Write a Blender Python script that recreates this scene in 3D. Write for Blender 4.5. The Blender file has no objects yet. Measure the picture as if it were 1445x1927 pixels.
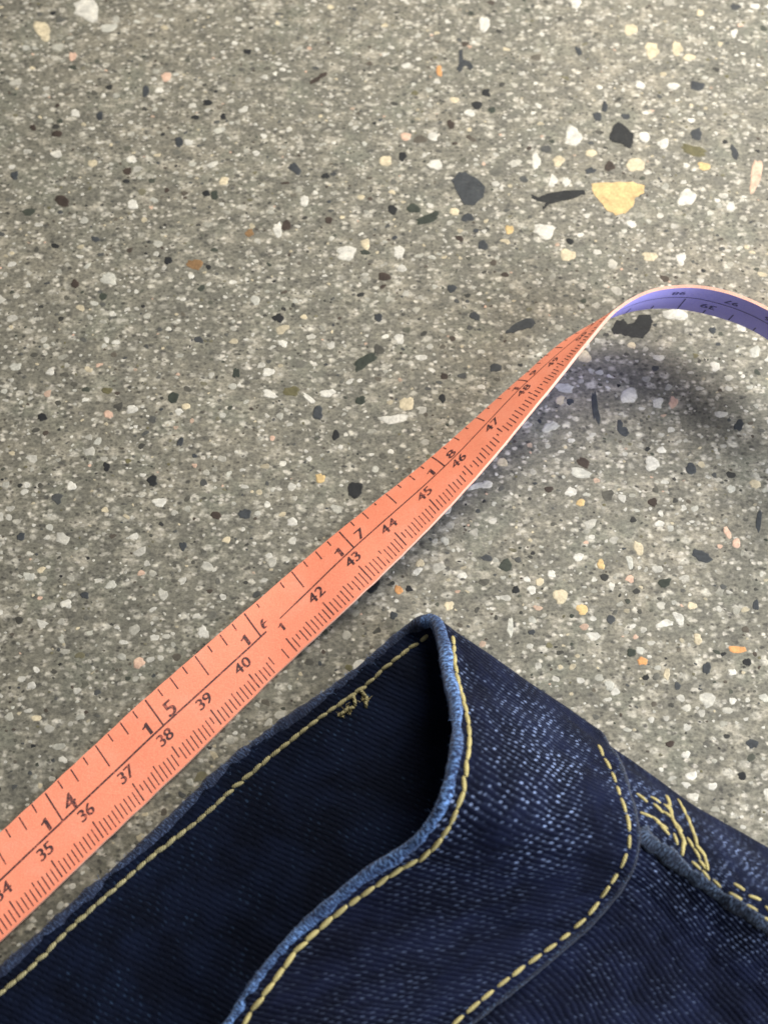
import bpy, bmesh, math, random
import numpy as np
from mathutils import Vector, noise as mnoise
from mathutils.bvhtree import BVHTree

random.seed(7)
rng = np.random.default_rng(7)
scene = bpy.context.scene
COL = scene.collection
CM = 0.01

# ------------------------------------------------------------------ camera
FPX, IW, IH = 2900.0, 1445.0, 1927.0        # focal length and frame of the photograph, in its pixels
TILT = math.radians(30.0)
DIST = 0.293
cam_d = bpy.data.cameras.new("camera")
cam = bpy.data.objects.new("camera", cam_d)
COL.objects.link(cam)
cam_d.sensor_fit = 'VERTICAL'
cam_d.sensor_height = 24.0
cam_d.sensor_width = 18.0
cam_d.lens = FPX / IH * 24.0
cam_d.clip_start = 0.01
cam_d.clip_end = 20.0
CAM = np.array([0.0, -DIST * math.sin(TILT), DIST * math.cos(TILT)])
cam.location = CAM
cam.rotation_euler = (TILT, 0, 0)
cam_d.dof.use_dof = True
cam_d.dof.focus_distance = 0.288
cam_d.dof.aperture_fstop = 15.0
scene.camera = cam

# ------------------------------------------------------------------ world and lamps (indoor, evening shop light)
world = bpy.data.worlds.new("World")
scene.world = world
world.use_nodes = True
wb = world.node_tree.nodes["Background"]
wb.inputs[0].default_value = (0.93, 0.96, 1.0, 1)
wb.inputs[1].default_value = 0.16


def lamp(name, loc, target, size, power, color):
    d = bpy.data.lights.new(name, 'AREA')
    d.shape = 'DISK'
    d.size = size
    d.energy = power
    d.color = color
    o = bpy.data.objects.new(name, d)
    COL.objects.link(o)
    o.location = loc
    v = Vector(target) - Vector(loc)
    o.rotation_euler = v.to_track_quat('-Z', 'Y').to_euler()
    return o


lamp("ceiling_lamp", (0.22, 0.34, 0.34), (0.12, 0.13, 0.0), 0.34, 5.0, (1.0, 0.95, 0.86))
lamp("side_lamp", (0.34, -0.15, 0.17), (0.07, 0.04, 0.01), 0.20, 2.6, (0.90, 0.94, 1.0))

scene.view_settings.view_transform = 'Standard'
scene.view_settings.look = 'None'
scene.view_settings.exposure = 0.0
scene.view_settings.gamma = 1.0
scene.view_settings.use_curve_mapping = False
scene.cycles.use_denoising = True
scene.cycles.filter_width = 1.7
scene.cycles.max_bounces = 6


# ------------------------------------------------------------------ helpers
CT, ST = math.cos(TILT), math.sin(TILT)


def ray(px, py):
    x, y = (px - IW / 2) / FPX, -(py - IH / 2) / FPX
    d = np.array([x, y * CT + ST, y * ST - CT])
    return d


def P(px, py, z=0.0):
    """point (m) at height z (cm) that the photograph shows at pixel px, py"""
    d = ray(px, py)
    t = (z * CM - CAM[2]) / d[2]
    return CAM + d * t


def link(name, me, mat, parent=None):
    o = bpy.data.objects.new(name, me)
    if mat is not None and len(me.materials) == 0:
        me.materials.append(mat)
    COL.objects.link(o)
    if parent is not None:
        o.parent = parent
    return o


def mesh(name, verts, faces, smooth=False):
    me = bpy.data.meshes.new(name)
    me.from_pydata([tuple(map(float, v)) for v in verts], [], faces)
    if smooth:
        me.polygons.foreach_set('use_smooth', [True] * len(me.polygons))
    me.update()
    return me


def tag(o, label=None, cat=None, group=None, kind=None):
    for k, v in (('label', label), ('category', cat), ('group', group), ('kind', kind)):
        if v:
            o[k] = v
    return o


def catmull(knots_t, pts, ts):
    """non-uniform Catmull-Rom (Hermite with finite-difference tangents); pts (n, d)"""
    t = np.asarray(knots_t, float)
    p = np.asarray(pts, float)
    n = len(t)
    m = np.zeros_like(p)
    for i in range(n):
        if i == 0:
            m[i] = (p[1] - p[0]) / (t[1] - t[0])
        elif i == n - 1:
            m[i] = (p[-1] - p[-2]) / (t[-1] - t[-2])
        else:
            a, b = t[i] - t[i - 1], t[i + 1] - t[i]
            m[i] = ((p[i] - p[i - 1]) / a * b + (p[i + 1] - p[i]) / b * a) / (a + b)
    ts = np.asarray(ts, float)
    k = np.clip(np.searchsorted(t, ts, side='right') - 1, 0, n - 2)
    h = (t[k + 1] - t[k])
    s = ((ts - t[k]) / h)[:, None]
    h = h[:, None]
    return ((2 * s**3 - 3 * s**2 + 1) * p[k] + (s**3 - 2 * s**2 + s) * h * m[k]
            + (-2 * s**3 + 3 * s**2) * p[k + 1] + (s**3 - s**2) * h * m[k + 1])


# ------------------------------------------------------------------ node helpers
class NT:
    def __init__(self, name):
        self.m = bpy.data.materials.new(name)
        self.m.use_nodes = True
        self.t = self.m.node_tree
        self.n = self.t.nodes
        self.bsdf = self.n["Principled BSDF"]

    def new(self, typ, ins=None, **props):
        nd = self.n.new(typ)
        for k, v in props.items():
            setattr(nd, k, v)
        for k, v in (ins or {}).items():
            self.set(nd.inputs[k], v)
        return nd

    def set(self, sock, v):
        if isinstance(v, bpy.types.NodeSocket):
            self.t.links.new(v, sock)
        elif isinstance(v, (tuple, list)) and len(v) == 3 and sock.type == 'RGBA':
            sock.default_value = (*v, 1)
        else:
            sock.default_value = v

    def math(self, op, a, b=None, c=None, clamp=False):
        nd = self.n.new('ShaderNodeMath')
        nd.operation = op
        nd.use_clamp = clamp
        for i, v in enumerate((a, b, c)):
            if v is not None:
                self.set(nd.inputs[i], v)
        return nd.outputs[0]

    def mix(self, f, a, b, blend='MIX'):
        nd = self.n.new('ShaderNodeMix')
        nd.data_type = 'RGBA'
        nd.blend_type = blend
        self.set(nd.inputs[0], f)
        self.set(nd.inputs[6], a)
        self.set(nd.inputs[7], b)
        return nd.outputs[2]

    def noise(self, vec, scale, detail=3, rough=0.55, out=0):
        nd = self.new('ShaderNodeTexNoise', {'Scale': scale, 'Detail': detail, 'Roughness': rough})
        if vec is not None:
            self.t.links.new(vec, nd.inputs['Vector'])
        return nd.outputs[out]

    def ramp(self, f, stops, interp='LINEAR'):
        nd = self.n.new('ShaderNodeValToRGB')
        cr = nd.color_ramp
        cr.interpolation = interp
        while len(cr.elements) < len(stops):
            cr.elements.new(0.5)
        for e, (p, c) in zip(cr.elements, stops):
            e.position = p
            e.color = (*c, 1) if len(c) == 3 else c
        self.set(nd.inputs[0], f)
        return nd.outputs[0]

    def step(self, v, lo, hi):
        nd = self.new('ShaderNodeMapRange', {'Value': v, 'From Min': lo, 'From Max': hi}, interpolation_type='SMOOTHSTEP')
        return nd.outputs[0]

    def bump(self, h, strength, dist):
        nd = self.new('ShaderNodeBump', {'Height': h, 'Strength': strength, 'Distance': dist})
        return nd.outputs[0]

    def out(self, **kw):
        for k, v in kw.items():
            self.set(self.bsdf.inputs[k.replace('_', ' ')], v)
        return self.m


# ------------------------------------------------------------------ concrete
MATRIX = np.array((0.170, 0.159, 0.124))


def floor_material():
    k = NT("polished_concrete")
    co = k.new('ShaderNodeTexCoord').outputs['Object']
    mp = k.new('ShaderNodeMapping', {'Vector': co, 'Scale': (0.78, 1.0, 1.0)}).outputs[0]
    big = k.noise(co, 28, 3, 0.6)
    mid = k.noise(mp, 260, 4, 0.6)
    fine = k.noise(mp, 1500, 4, 0.7)
    col = k.ramp(big, [(0.3, (0.128, 0.123, 0.098)), (0.52, (0.166, 0.155, 0.121)), (0.72, (0.210, 0.190, 0.146))])
    col = k.mix(k.step(mid, 0.36, 0.60), k.mix(0.75, col, (0.10, 0.095, 0.078)), col)
    col = k.mix(k.math('MULTIPLY', k.step(k.noise(co, 75, 3, 0.6), 0.5, 0.68), 0.4), col, (0.17, 0.175, 0.135))
    col = k.mix(k.math('MULTIPLY', k.step(mid, 0.54, 0.70), 0.6), col, (0.38, 0.345, 0.28))
    # fine sand grains in the paste
    for sc, rad, frac, c1, amt in ((430, 0.30, 0.34, (0.50, 0.47, 0.40), 0.8), (640, 0.33, 0.42, (0.46, 0.43, 0.36), 0.9), (520, 0.27, 0.22, (0.045, 0.044, 0.04), 0.85),
                                   (950, 0.34, 0.45, (0.52, 0.48, 0.41), 0.9), (860, 0.32, 0.32, (0.035, 0.034, 0.03), 0.9), (1500, 0.36, 0.4, (0.03, 0.028, 0.025), 0.8)):
        wv = k.new('ShaderNodeVectorMath', {0: mp, 1: k.new('ShaderNodeVectorMath', {0: k.noise(co, sc * 1.3, 2, 0.5, 1), 'Scale': 0.6 / sc},
                                                             operation='SCALE').outputs[0]}, operation='ADD').outputs[0]
        vo = k.new('ShaderNodeTexVoronoi', {'Vector': wv, 'Scale': sc, 'Randomness': 1.0})
        sel = k.new('ShaderNodeSeparateColor', {0: vo.outputs['Color']})
        on = k.math('LESS_THAN', sel.outputs[0], frac)
        disc = k.math('SUBTRACT', 1.0, k.step(vo.outputs['Distance'], rad * 0.5, rad * 1.5))
        f = k.math('MULTIPLY', k.math('MULTIPLY', on, disc), k.math('MULTIPLY', sel.outputs[1], amt))
        col = k.mix(f, col, c1)
    col = k.mix(0.85, col, k.ramp(fine, [(0.3, (0.2, 0.2, 0.2)), (0.5, (0.5, 0.5, 0.5)), (0.7, (0.82, 0.81, 0.78))]), 'OVERLAY')
    h = k.math('ADD', fine, k.math('MULTIPLY', mid, 0.6))
    return k.out(Base_Color=col, Roughness=k.math('ADD', 0.50, k.math('MULTIPLY', mid, 0.3)), Normal=k.bump(h, 0.35, 0.00015), Specular_IOR_Level=0.3)


def stone_material(name, col, attr=False, rough=0.7):
    k = NT(name)
    co = k.new('ShaderNodeNewGeometry').outputs['Position']
    if attr:
        base = k.new('ShaderNodeAttribute', attribute_name='tone').outputs['Color']
    else:
        base = k.new('ShaderNodeRGB')
        base.outputs[0].default_value = (*col, 1)
        base = base.outputs[0]
    n1 = k.noise(co, 420, 4, 0.65)
    n2 = k.noise(co, 1700, 3, 0.7)
    c = k.mix(0.7, base, k.ramp(n1, [(0.3, (0.28, 0.28, 0.28)), (0.5, (0.5, 0.5, 0.5)), (0.72, (0.74, 0.73, 0.70))]), 'OVERLAY')
    c = k.mix(0.45, c, k.ramp(n2, [(0.3, (0.28, 0.28, 0.28)), (0.7, (0.72, 0.72, 0.72))]), 'OVERLAY')
    # cement smeared over the ground face
    rim = k.new('ShaderNodeAttribute', attribute_name='rim').outputs['Fac']
    c = k.mix(k.math('MULTIPLY', k.step(k.math('ADD', rim, k.math('MULTIPLY', k.math('SUBTRACT', k.noise(co, 1300, 3, 0.6), 0.5), 1.3)), 0.25, 1.15), 0.85), c, tuple(MATRIX))
    k.set(k.bsdf.inputs['Specular IOR Level'], 0.22)
    return k.out(Base_Color=c, Roughness=rough, Normal=k.bump(n2, 0.25, 0.0001))


floor_me = mesh("floor", [(-1.2, -1.2, 0), (1.2, -1.2, 0), (1.2, 1.2, 0), (-1.2, 1.2, 0), (-1.2, -1.2, -0.02), (1.2, -1.2, -0.02), (1.2, 1.2, -0.02), (-1.2, 1.2, -0.02)],
                [(0, 1, 2, 3), (7, 6, 5, 4), (0, 4, 5, 1), (1, 5, 6, 2), (2, 6, 7, 3), (3, 7, 4, 0)])
floor = tag(link("floor", floor_me, floor_material()), kind='structure')

TONES = {'W': (0.50, 0.48, 0.425), 'C': (0.49, 0.42, 0.29), 'Y': (0.50, 0.36, 0.17), 'O': (0.50, 0.25, 0.10), 'P': (0.52, 0.35, 0.26),
         'D': (0.014, 0.015, 0.016), 'G': (0.030, 0.036, 0.028), 'B': (0.040, 0.029, 0.023), 'L': (0.10, 0.09, 0.045), 'S': (0.036, 0.040, 0.044),
         'R': (0.40, 0.39, 0.34), 'N': (0.19, 0.11, 0.05)}
STONE = {c: stone_material("stone_" + n, TONES[c]) for c, n in
         dict(W='white', C='cream', Y='ochre', O='orange', P='pink', D='black', G='green_black', B='brown_black', L='olive', S='slate', R='pale_grey', N='rust').items()}

# stones the photograph lets one tell apart: pixel centre, half width, half height, turn, tone
SEEN = """165 18 27 24 0 W|82 58 15 21 -20 C|205 52 17 9 0 R|108 252 11 7 0 B|390 193 10 6 0 D|275 172 7 12 20 S|313 145 10 9 0 P|118 378 15 11 20 B|250 385 11 9 0 W
388 364 9 6 0 D|404 368 8 9 0 G|317 490 9 8 0 D|367 498 17 12 10 N|337 267 8 11 0 S|142 213 9 7 0 W|137 106 8 9 0 P|466 97 8 6 0 D|420 219 6 7 0 D|368 221 8 5 0 D|422 341 9 8 0 C
100 25 6 4 0 D|28 330 8 8 0 S|180 450 9 6 20 S|355 268 8 6 0 W|63 240 7 6 0 B|188 218 7 9 0 S|240 322 9 8 0 B|248 300 9 8 0 W|300 170 8 6 0 W|470 438 9 8 0 N
914 175 8 8 0 D|897 198 12 8 0 D|925 207 8 7 0 G|883 212 11 7 10 W|848 234 7 11 -20 B|815 257 11 8 10 W|764 257 10 8 0 P|726 303 12 10 0 C|757 294 8 10 20 D|819 310 14 10 0 W
555 318 9 13 -40 S|613 331 8 6 0 D|573 378 8 11 0 W|738 395 11 9 20 D|778 392 13 10 0 G|804 412 23 9 -22 G|855 398 9 8 0 C|880 409 12 9 -15 S|523 433 9 15 -20 W|539 424 10 10 0 B
619 414 8 7 20 B|653 476 19 13 0 W|687 475 10 5 0 G|750 474 10 14 0 W|688 459 9 10 0 C|909 461 11 10 0 S|865 449 9 6 20 B|958 432 8 9 0 Y|912 45 11 16 -10 W|826 134 6 11 -10 O
1083 7 11 10 20 W|1187 56 13 11 0 C|1226 95 14 16 -30 C|1273 91 10 14 -30 C|1296 108 13 6 5 C|1088 96 6 11 -25 S|1311 162 16 8 10 S|1266 162 14 7 10 W|1204 160 10 7 20 W|1078 257 18 19 0 W
1124 220 8 10 -20 S|1137 202 6 11 10 S|1177 219 9 6 0 S|1008 303 9 18 -8 W|1050 304 12 10 -30 C|1112 288 12 7 10 C|1146 313 11 10 0 B|1110 321 11 6 -20 S|1196 311 17 14 0 C
1309 253 12 12 0 S|1305 283 26 10 15 L|1324 313 12 8 5 Y|1381 287 7 15 -25 S|1421 330 11 31 12 P|1212 258 11 13 0 W|1247 270 13 9 -30 W|1065 342 9 9 0 W|1040 340 9 11 20 W|1025 435 21 14 0 W
1293 372 15 19 20 W|1072 454 8 6 20 D|1187 421 11 8 0 W|1068 480 15 12 0 C|1222 482 16 8 0 C|1281 487 10 13 -20 W|1374 389 9 10 0 W|1420 12 10 6 0 W|1380 63 7 8 0 W|1316 24 7 7 0 C
756 505 11 7 0 W|723 521 12 8 0 B|524 598 11 10 0 D|712 597 9 8 0 S|893 595 11 8 35 S|850 543 9 8 0 S|751 637 10 10 0 W|687 680 25 11 -32 G|792 673 13 6 0 W|932 692 12 8 0 S
548 736 15 10 -10 L|507 742 15 7 15 W|616 740 15 8 0 W|582 750 16 5 35 W|598 777 12 13 0 S|678 754 10 9 0 G|766 760 15 14 0 C|741 788 26 10 -5 W|832 749 8 9 10 D|632 819 8 10 0 D
835 708 7 7 0 B|603 900 9 10 0 Y|532 646 10 7 30 W|1226 873 15 13 0 W|1097 870 15 9 25 B|1092 890 20 10 5 R|1300 882 10 15 -20 S|1032 921 9 6 -10 B|1074 926 11 10 10 W|1092 946 8 8 0 Y
1228 945 9 9 0 B|1320 1046 21 11 28 S|1427 980 6 23 5 S|1368 1003 6 13 -25 P|1385 1022 8 9 0 P|1201 1032 9 15 -10 C|1250 1097 12 9 -20 G|1054 1122 13 14 0 C|1095 1147 11 12 0 Y
1249 1174 17 8 -8 W|1277 1164 9 14 -40 W|1301 1140 10 7 10 C|1312 1203 8 12 -10 C|1387 1222 18 7 0 O|1208 1244 9 8 0 O|1187 1228 9 9 0 G|1405 1246 8 8 0 D|1329 1258 9 13 0 S
1377 1265 8 7 0 W|1254 1268 6 13 0 C|1157 1302 9 7 0 W|1421 1138 6 12 0 S|1088 1048 10 9 0 W|1130 1062 8 9 0 Y|1184 1058 7 14 -15 R|668 922 17 15 0 D|287 905 10 11 0 D
202 735 11 7 0 L|327 748 12 11 0 G|201 878 7 9 0 D|80 785 9 8 0 D|445 702 7 11 5 G|407 970 10 8 20 B|461 967 13 11 0 S|550 982 11 9 0 W|340 831 6 10 10 S|142 534 9 8 30 B
1120 768 7 30 -8 S|1172 812 13 9 20 S|1166 800 6 12 0 S|1182 745 16 14 0 W|1062 730 18 10 10 R|1053 753 9 9 0 C|1036 803 18 9 -15 R|1072 756 8 6 0 S|1237 759 10 11 0 W|1266 757 8 12 20 P
1074 829 8 5 10 W|1100 672 14 12 0 C|1270 592 25 11 0 W|1394 616 9 9 0 W|1345 690 9 10 0 W|1420 662 10 12 20 R|1340 622 7 7 0 S|1188 650 8 7 0 C|700 1103 15 14 0 D
750 1110 8 8 0 O|770 1108 8 6 0 D|845 1140 10 9 0 C|740 1158 9 8 0 S|785 1075 11 6 -25 W|790 1060 9 9 0 C|810 905 14 8 0 W|945 870 10 9 0 C|895 915 16 7 -15 W|840 960 9 8 0 W
915 912 13 7 0 W|505 700 13 8 0 W|95 700 9 7 0 W|160 1120 8 7 0 S|125 1137 12 9 0 W|262 1248 14 10 -30 P|60 1290 8 8 0 W|383 1190 10 13 0 W|300 945 14 10 0 W|345 1028 8 9 0 S
40 1010 9 8 0 S|55 1085 12 9 0 R|30 690 11 8 0 R|135 915 10 9 0 W|210 1100 10 9 0 R|350 765 9 6 10 C|250 770 13 8 0 W|205 780 9 9 0 P|480 565 10 10 0 R|360 520 6 5 0 W|205 525 15 12 0 R
1415 1400 12 10 0 S|1215 1275 7 6 0 D|1290 1420 9 8 0 W|1145 1290 9 10 0 R|1300 1460 11 9 0 W|1395 1460 9 8 0 D|1340 1480 9 8 0 W|1260 1400 9 7 0 B|1050 1330 12 6 20 Y|1020 1305 8 7 0 S
1000 1110 9 9 0 W|1037 1080 8 8 0 W|970 1110 7 8 0 D|1015 1095 8 9 0 C|960 1180 6 20 5 R|1000 1190 7 6 0 S|1390 800 10 12 20 S|1420 910 12 9 0 C|1375 920 8 8 0 R|1240 985 9 6 0 W"""

OUTLINES = [  # unmistakable outlines
    ('Y', [(1112, 346), (1150, 343), (1190, 343), (1214, 350), (1211, 364), (1196, 372), (1190, 388), (1176, 402), (1158, 404), (1142, 396), (1128, 380), (1116, 364)]),
    ('D', [(1000, 366), (1012, 371), (1030, 365), (1060, 358), (1098, 357), (1101, 364), (1080, 373), (1050, 380), (1034, 384), (1024, 394), (1020, 390), (1027, 382), (1010, 379), (1001, 373)]),
    ('S', [(850, 340), (862, 325), (876, 324), (896, 336), (913, 352), (909, 370), (892, 386), (874, 384), (860, 364)]),
    ('D', [(1146, 262), (1152, 240), (1164, 229), (1176, 238), (1190, 253), (1191, 268), (1184, 282), (1172, 272), (1155, 268)]),
    ('D', [(1150, 620), (1160, 603), (1172, 602), (1180, 610), (1194, 606), (1200, 593), (1222, 592), (1228, 604), (1222, 622), (1210, 636), (1188, 635), (1168, 628), (1154, 630)]),
    ('S', [(948, 628), (962, 614), (986, 600), (1000, 598), (1008, 606), (1004, 614), (986, 620), (966, 626)]),
    ('B', [(583, 155), (600, 142), (612, 135), (617, 139), (604, 148), (588, 159)]),
    ('S', [(858, 132), (864, 120), (864, 96), (869, 94), (872, 112), (882, 116), (892, 128), (886, 132), (876, 124), (864, 136)]),
]


def blob(cx, cy, a, b, rot, n=14, rough=0.16):
    ang = np.linspace(0, 2 * math.pi, n, endpoint=False) + rng.uniform(0, 1)
    r = 1 + rough * (rng.normal(size=n) * 0.6 + np.cos(2 * ang + rng.uniform(0, 6)) * 0.5 + np.cos(3 * ang + rng.uniform(0, 6)) * 0.6)
    p = rng.uniform(2.0, 3.2)                                   # between round and blocky
    sq = (np.abs(np.cos(ang))**p + np.abs(np.sin(ang))**p)**(-1 / p)
    x, y = a * r * sq * np.cos(ang), b * r * sq * np.sin(ang)
    c, s = math.cos(rot), math.sin(rot)
    return np.stack([cx + x * c - y * s, cy + x * s + y * c], 1)


def rim_attr(me, n_top, total):
    """0 on the cut face, 1 at its outline where cement laps over the stone"""
    at = me.attributes.new("rim", 'FLOAT', 'POINT')
    at.data.foreach_set('value', n_top)


def plate(poly_m, ztop):
    """the same for an outline with hollows: one flat face and its wall"""
    n = len(poly_m)
    v = [(x, y, ztop) for x, y in poly_m] + [(x, y, -0.0006) for x, y in poly_m]
    f = [tuple(range(n))] + [(i, n + i, n + (i + 1) % n, (i + 1) % n) for i in range(n)]
    return v, f


def slab(poly_m, ztop):
    """ground-off pebble: flat cut face, chamfered rim, sunk into the paste"""
    n = len(poly_m)
    c = poly_m.mean(0)
    inner = c + (poly_m - c) * 0.72
    v = [(x, y, ztop) for x, y in inner] + [(x, y, -ztop * 0.6) for x, y in poly_m] + [(x, y, -0.0006) for x, y in c + (poly_m - c) * 0.85] + [(c[0], c[1], ztop)]
    f = []
    for i in range(n):
        j = (i + 1) % n
        f += [(3 * n, i, j), (i, n + i, n + j, j), (n + i, 2 * n + i, 2 * n + j, n + j)]
    return v, f


taken = []
pebbles = []
for c, pl in OUTLINES:
    pl = np.array(pl, float)
    dens = []
    for i in range(len(pl)):                                     # ragged edge
        a, b = pl[i], pl[(i + 1) % len(pl)]
        for q in (0.0, 0.34, 0.67):
            dens.append(a + (b - a) * q + rng.normal(size=2) * 0.9)
    pebbles.append((np.array(dens), c))
for rec in SEEN.replace('\n', '|').split('|'):
    x, y, a, b, r, c = rec.split()
    pebbles.append((blob(float(x), float(y), float(a), float(b), math.radians(float(r)), 16), c))
n_placed = 0
for pl, c in pebbles:
    g = np.array([P(x, y)[:2] for x, y in pl])[::-1]
    ctr = g.mean(0)
    taken.append((*ctr, np.abs(g - ctr).max()))
    hollow = n_placed < len(OUTLINES)
    v, f = (plate if hollow else slab)(g - ctr, 0.00005)
    pm = mesh("pebble", v, f)
    n = len(g)
    rim_attr(pm, [0.2] * len(v) if hollow else [0.0] * n + [1.0] * (2 * n) + [0.0], len(v))
    o = link("pebble", pm, STONE[c], floor)
    o.location = (ctr[0], ctr[1], (n_placed * 7 % 23) * 1.0e-6)
    n_placed += 1
print("pebbles", n_placed)

# the countless small chips between them: one object
lo, hi = (-0.14, -0.13), (0.14, 0.19)
cell = 0.004
occ = {}


def free(x, y, r):
    ci, cj = int(math.floor(x / cell)), int(math.floor(y / cell))
    for i in range(ci - 2, ci + 3):
        for j in range(cj - 2, cj + 3):
            for (qx, qy, qr) in occ.get((i, j), ()):
                if (x - qx)**2 + (y - qy)**2 < (0.9 * (r + qr))**2:
                    return False
    return True


def occupy(x, y, r):
    occ.setdefault((int(math.floor(x / cell)), int(math.floor(y / cell))), []).append((x, y, r))


for t in taken:
    occupy(*t)
V, F, T, RM = [], [], [], []
LIGHT = ['W'] * 18 + ['C'] * 3 + ['R'] * 9 + ['P']
DARK = ['D'] * 5 + ['G'] * 3 + ['B'] * 4 + ['S'] * 5 + ['L'] * 2
for count, r0, r1 in ((420, 0.0009, 0.0015), (6800, 0.00042, 0.0009), (17000, 0.00025, 0.00042)):
    for _ in range(count):
        x, y = rng.uniform(lo[0], hi[0]), rng.uniform(lo[1], hi[1])
        r = r0 + (r1 - r0) * rng.random()**1.6
        if not free(x, y, r * 1.1):
            continue
        occupy(x, y, r)
        n = 9 if r > 0.0005 else 7
        e = rng.uniform(0.55, 1.0)
        pl = blob(0, 0, r * 1.1, r * 1.1 * e, rng.normal() * 0.6, n, 0.2)
        v, f = slab(pl, 0.00003)
        light = rng.random() < (0.70 if r > 0.0005 else 0.60)
        base = np.array(TONES[random.choice(LIGHT if light else DARK)])
        amt = rng.uniform(0.35, 1.0) if light else rng.uniform(0.45, 1.0)
        col = MATRIX * (1 - amt) + base * amt
        k = len(V)
        V += [(q[0] + x, q[1] + y, q[2]) for q in v]
        F += [tuple(i + k for i in ff) for ff in f]
        T += [col] * len(v)
        RM += [0.0] * n + [1.0] * (2 * n) + [0.0]
me = mesh("aggregate", V, F)
rim_attr(me, RM, 0)
at = me.color_attributes.new("tone", 'FLOAT_COLOR', 'POINT')
at.data.foreach_set('color', np.c_[np.array(T), np.ones(len(T))].astype(np.float32).ravel())
tag(link("aggregate", me, stone_material("stone_chips", None, attr=True), floor), kind='stuff')

# ------------------------------------------------------------------ measuring tape
FLAT = 0.05          # height of the tape's middle over the floor, cm
CTR = 0.43           # where the dividing line runs across the width


def solve(px, py, q, L):
    """point on the pixel's ray at distance L from q, the higher of the two"""
    d = ray(px, py)
    d = d / np.linalg.norm(d)
    oc = CAM - q
    b = oc @ d
    disc = b * b - (oc @ oc - L * L)
    t = -b - math.sqrt(max(disc, 0.0))
    return CAM + d * t


knots = [  # s (cm), inch edge px, centre px, cm edge px, height of inch edge (None: lying flat)
    (35.56, (85, 1491), (120, 1546), (166, 1615), None),
    (38.10, (273, 1317), (309, 1367), (356, 1434), None),
    (40.64, (459, 1154), (492, 1199), (537, 1254), None),
    (43.18, (638, 1002), (667, 1033), (716, 1085), 0.05),
    (45.72, (813, 862), (838, 880), (877, 920), 0.07),
    (48.26, (975, 718), (994, 720), (1033, 735), 0.16),
    (50.00, (1072, 637), (1090, 636), (1112, 637), 0.38),
    (50.90, (1128, 605), (1142, 595), (1160, 583), 0.50),
    (51.80, (1190, 584), (1204, 570), (1222, 549), 0.62),
    (52.80, (1268, 579), (1282, 562), (1302, 539), 0.75),
    (53.80, (1344, 593), (1359, 577), (1380, 554), 0.90),
    (54.90, (1425, 625), (1440, 611), (1462, 592), 1.00),
    (56.60, (1512, 705), (1530, 694), (1556, 682), 1.00),
    (58.60, (1560, 850), (1584, 846), (1615, 842), 0.90),
]
a_, c_, b_ = [P(*knots[1][i], FLAT) for i in (1, 2, 3)]
WID = np.linalg.norm(a_ - b_)
print("tape width cm", WID * 100, "centre", np.linalg.norm(a_ - c_) / WID)
S_, A_, C_, B_ = [], [], [], []
for s, a, c, b, za in knots:
    if za is None:
        pa, pc, pb = P(*a, FLAT), P(*c, FLAT), P(*b, FLAT)
    else:
        pa = P(*a, za)
        pc = solve(*c, pa, WID * CTR)
        pb = solve(*b, pc, WID * (1 - CTR))
        print("tape", s, "z", pa[2] * 100, pc[2] * 100, pb[2] * 100, np.linalg.norm(pc - pa) / WID, np.linalg.norm(pb - pc) / WID)
    S_.append(s); A_.append(pa); C_.append(pc); B_.append(pb)
# run the straight part on past the frame
for L in (A_, C_, B_):
    L.insert(0, L[0] + (L[0] - L[1]) * 1.6)
S_.insert(0, S_[0] - 2.54 * 1.6)


def frame(s):
    s = np.atleast_1d(np.asarray(s, float))
    return catmull(S_, A_, s), catmull(S_, C_, s), catmull(S_, B_, s)


def tape_points(s, t):
    """s (cm) along, t (0 inch edge .. 1 cm edge) across -> points on the middle surface"""
    s = np.atleast_1d(np.asarray(s, float))
    a, c, b = frame(s)
    t = np.atleast_1d(np.asarray(t, float))[:, None]
    k = CTR
    la = (t - k) * (t - 1) / (k)
    lc = t * (t - 1) / (k * (k - 1))
    lb = t * (t - k) / (1 - k)
    wave = 0.00012 * np.sin(s * 1.35 + 0.4) * np.sin(s * 0.47) + 0.00004 * np.sin(s * 3.1 + 2.0 * t[:, 0])   # never quite flat
    out = la * a + lc * c + lb * b
    out[:, 2] += np.abs(wave)
    return out


def tape_surface(s, t, off):
    s = np.atleast_1d(np.asarray(s, float)) * np.ones_like(np.atleast_1d(t), dtype=float)
    t = np.atleast_1d(np.asarray(t, float)) * np.ones_like(s)
    p = tape_points(s, t)
    ds = tape_points(s + 0.03, t) - tape_points(s - 0.03, t)
    dt = tape_points(s, t + 0.02) - tape_points(s, t - 0.02)
    n = np.cross(dt, ds)
    n /= np.linalg.norm(n, axis=1)[:, None]
    return p + n * off


nz = tape_surface(np.array([38.0]), np.array([0.5]), 0.001)[0, 2] - tape_surface(np.array([38.0]), np.array([0.5]), 0.0)[0, 2]
SGN = 1.0 if nz > 0 else -1.0
TH = 0.00058


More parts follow.
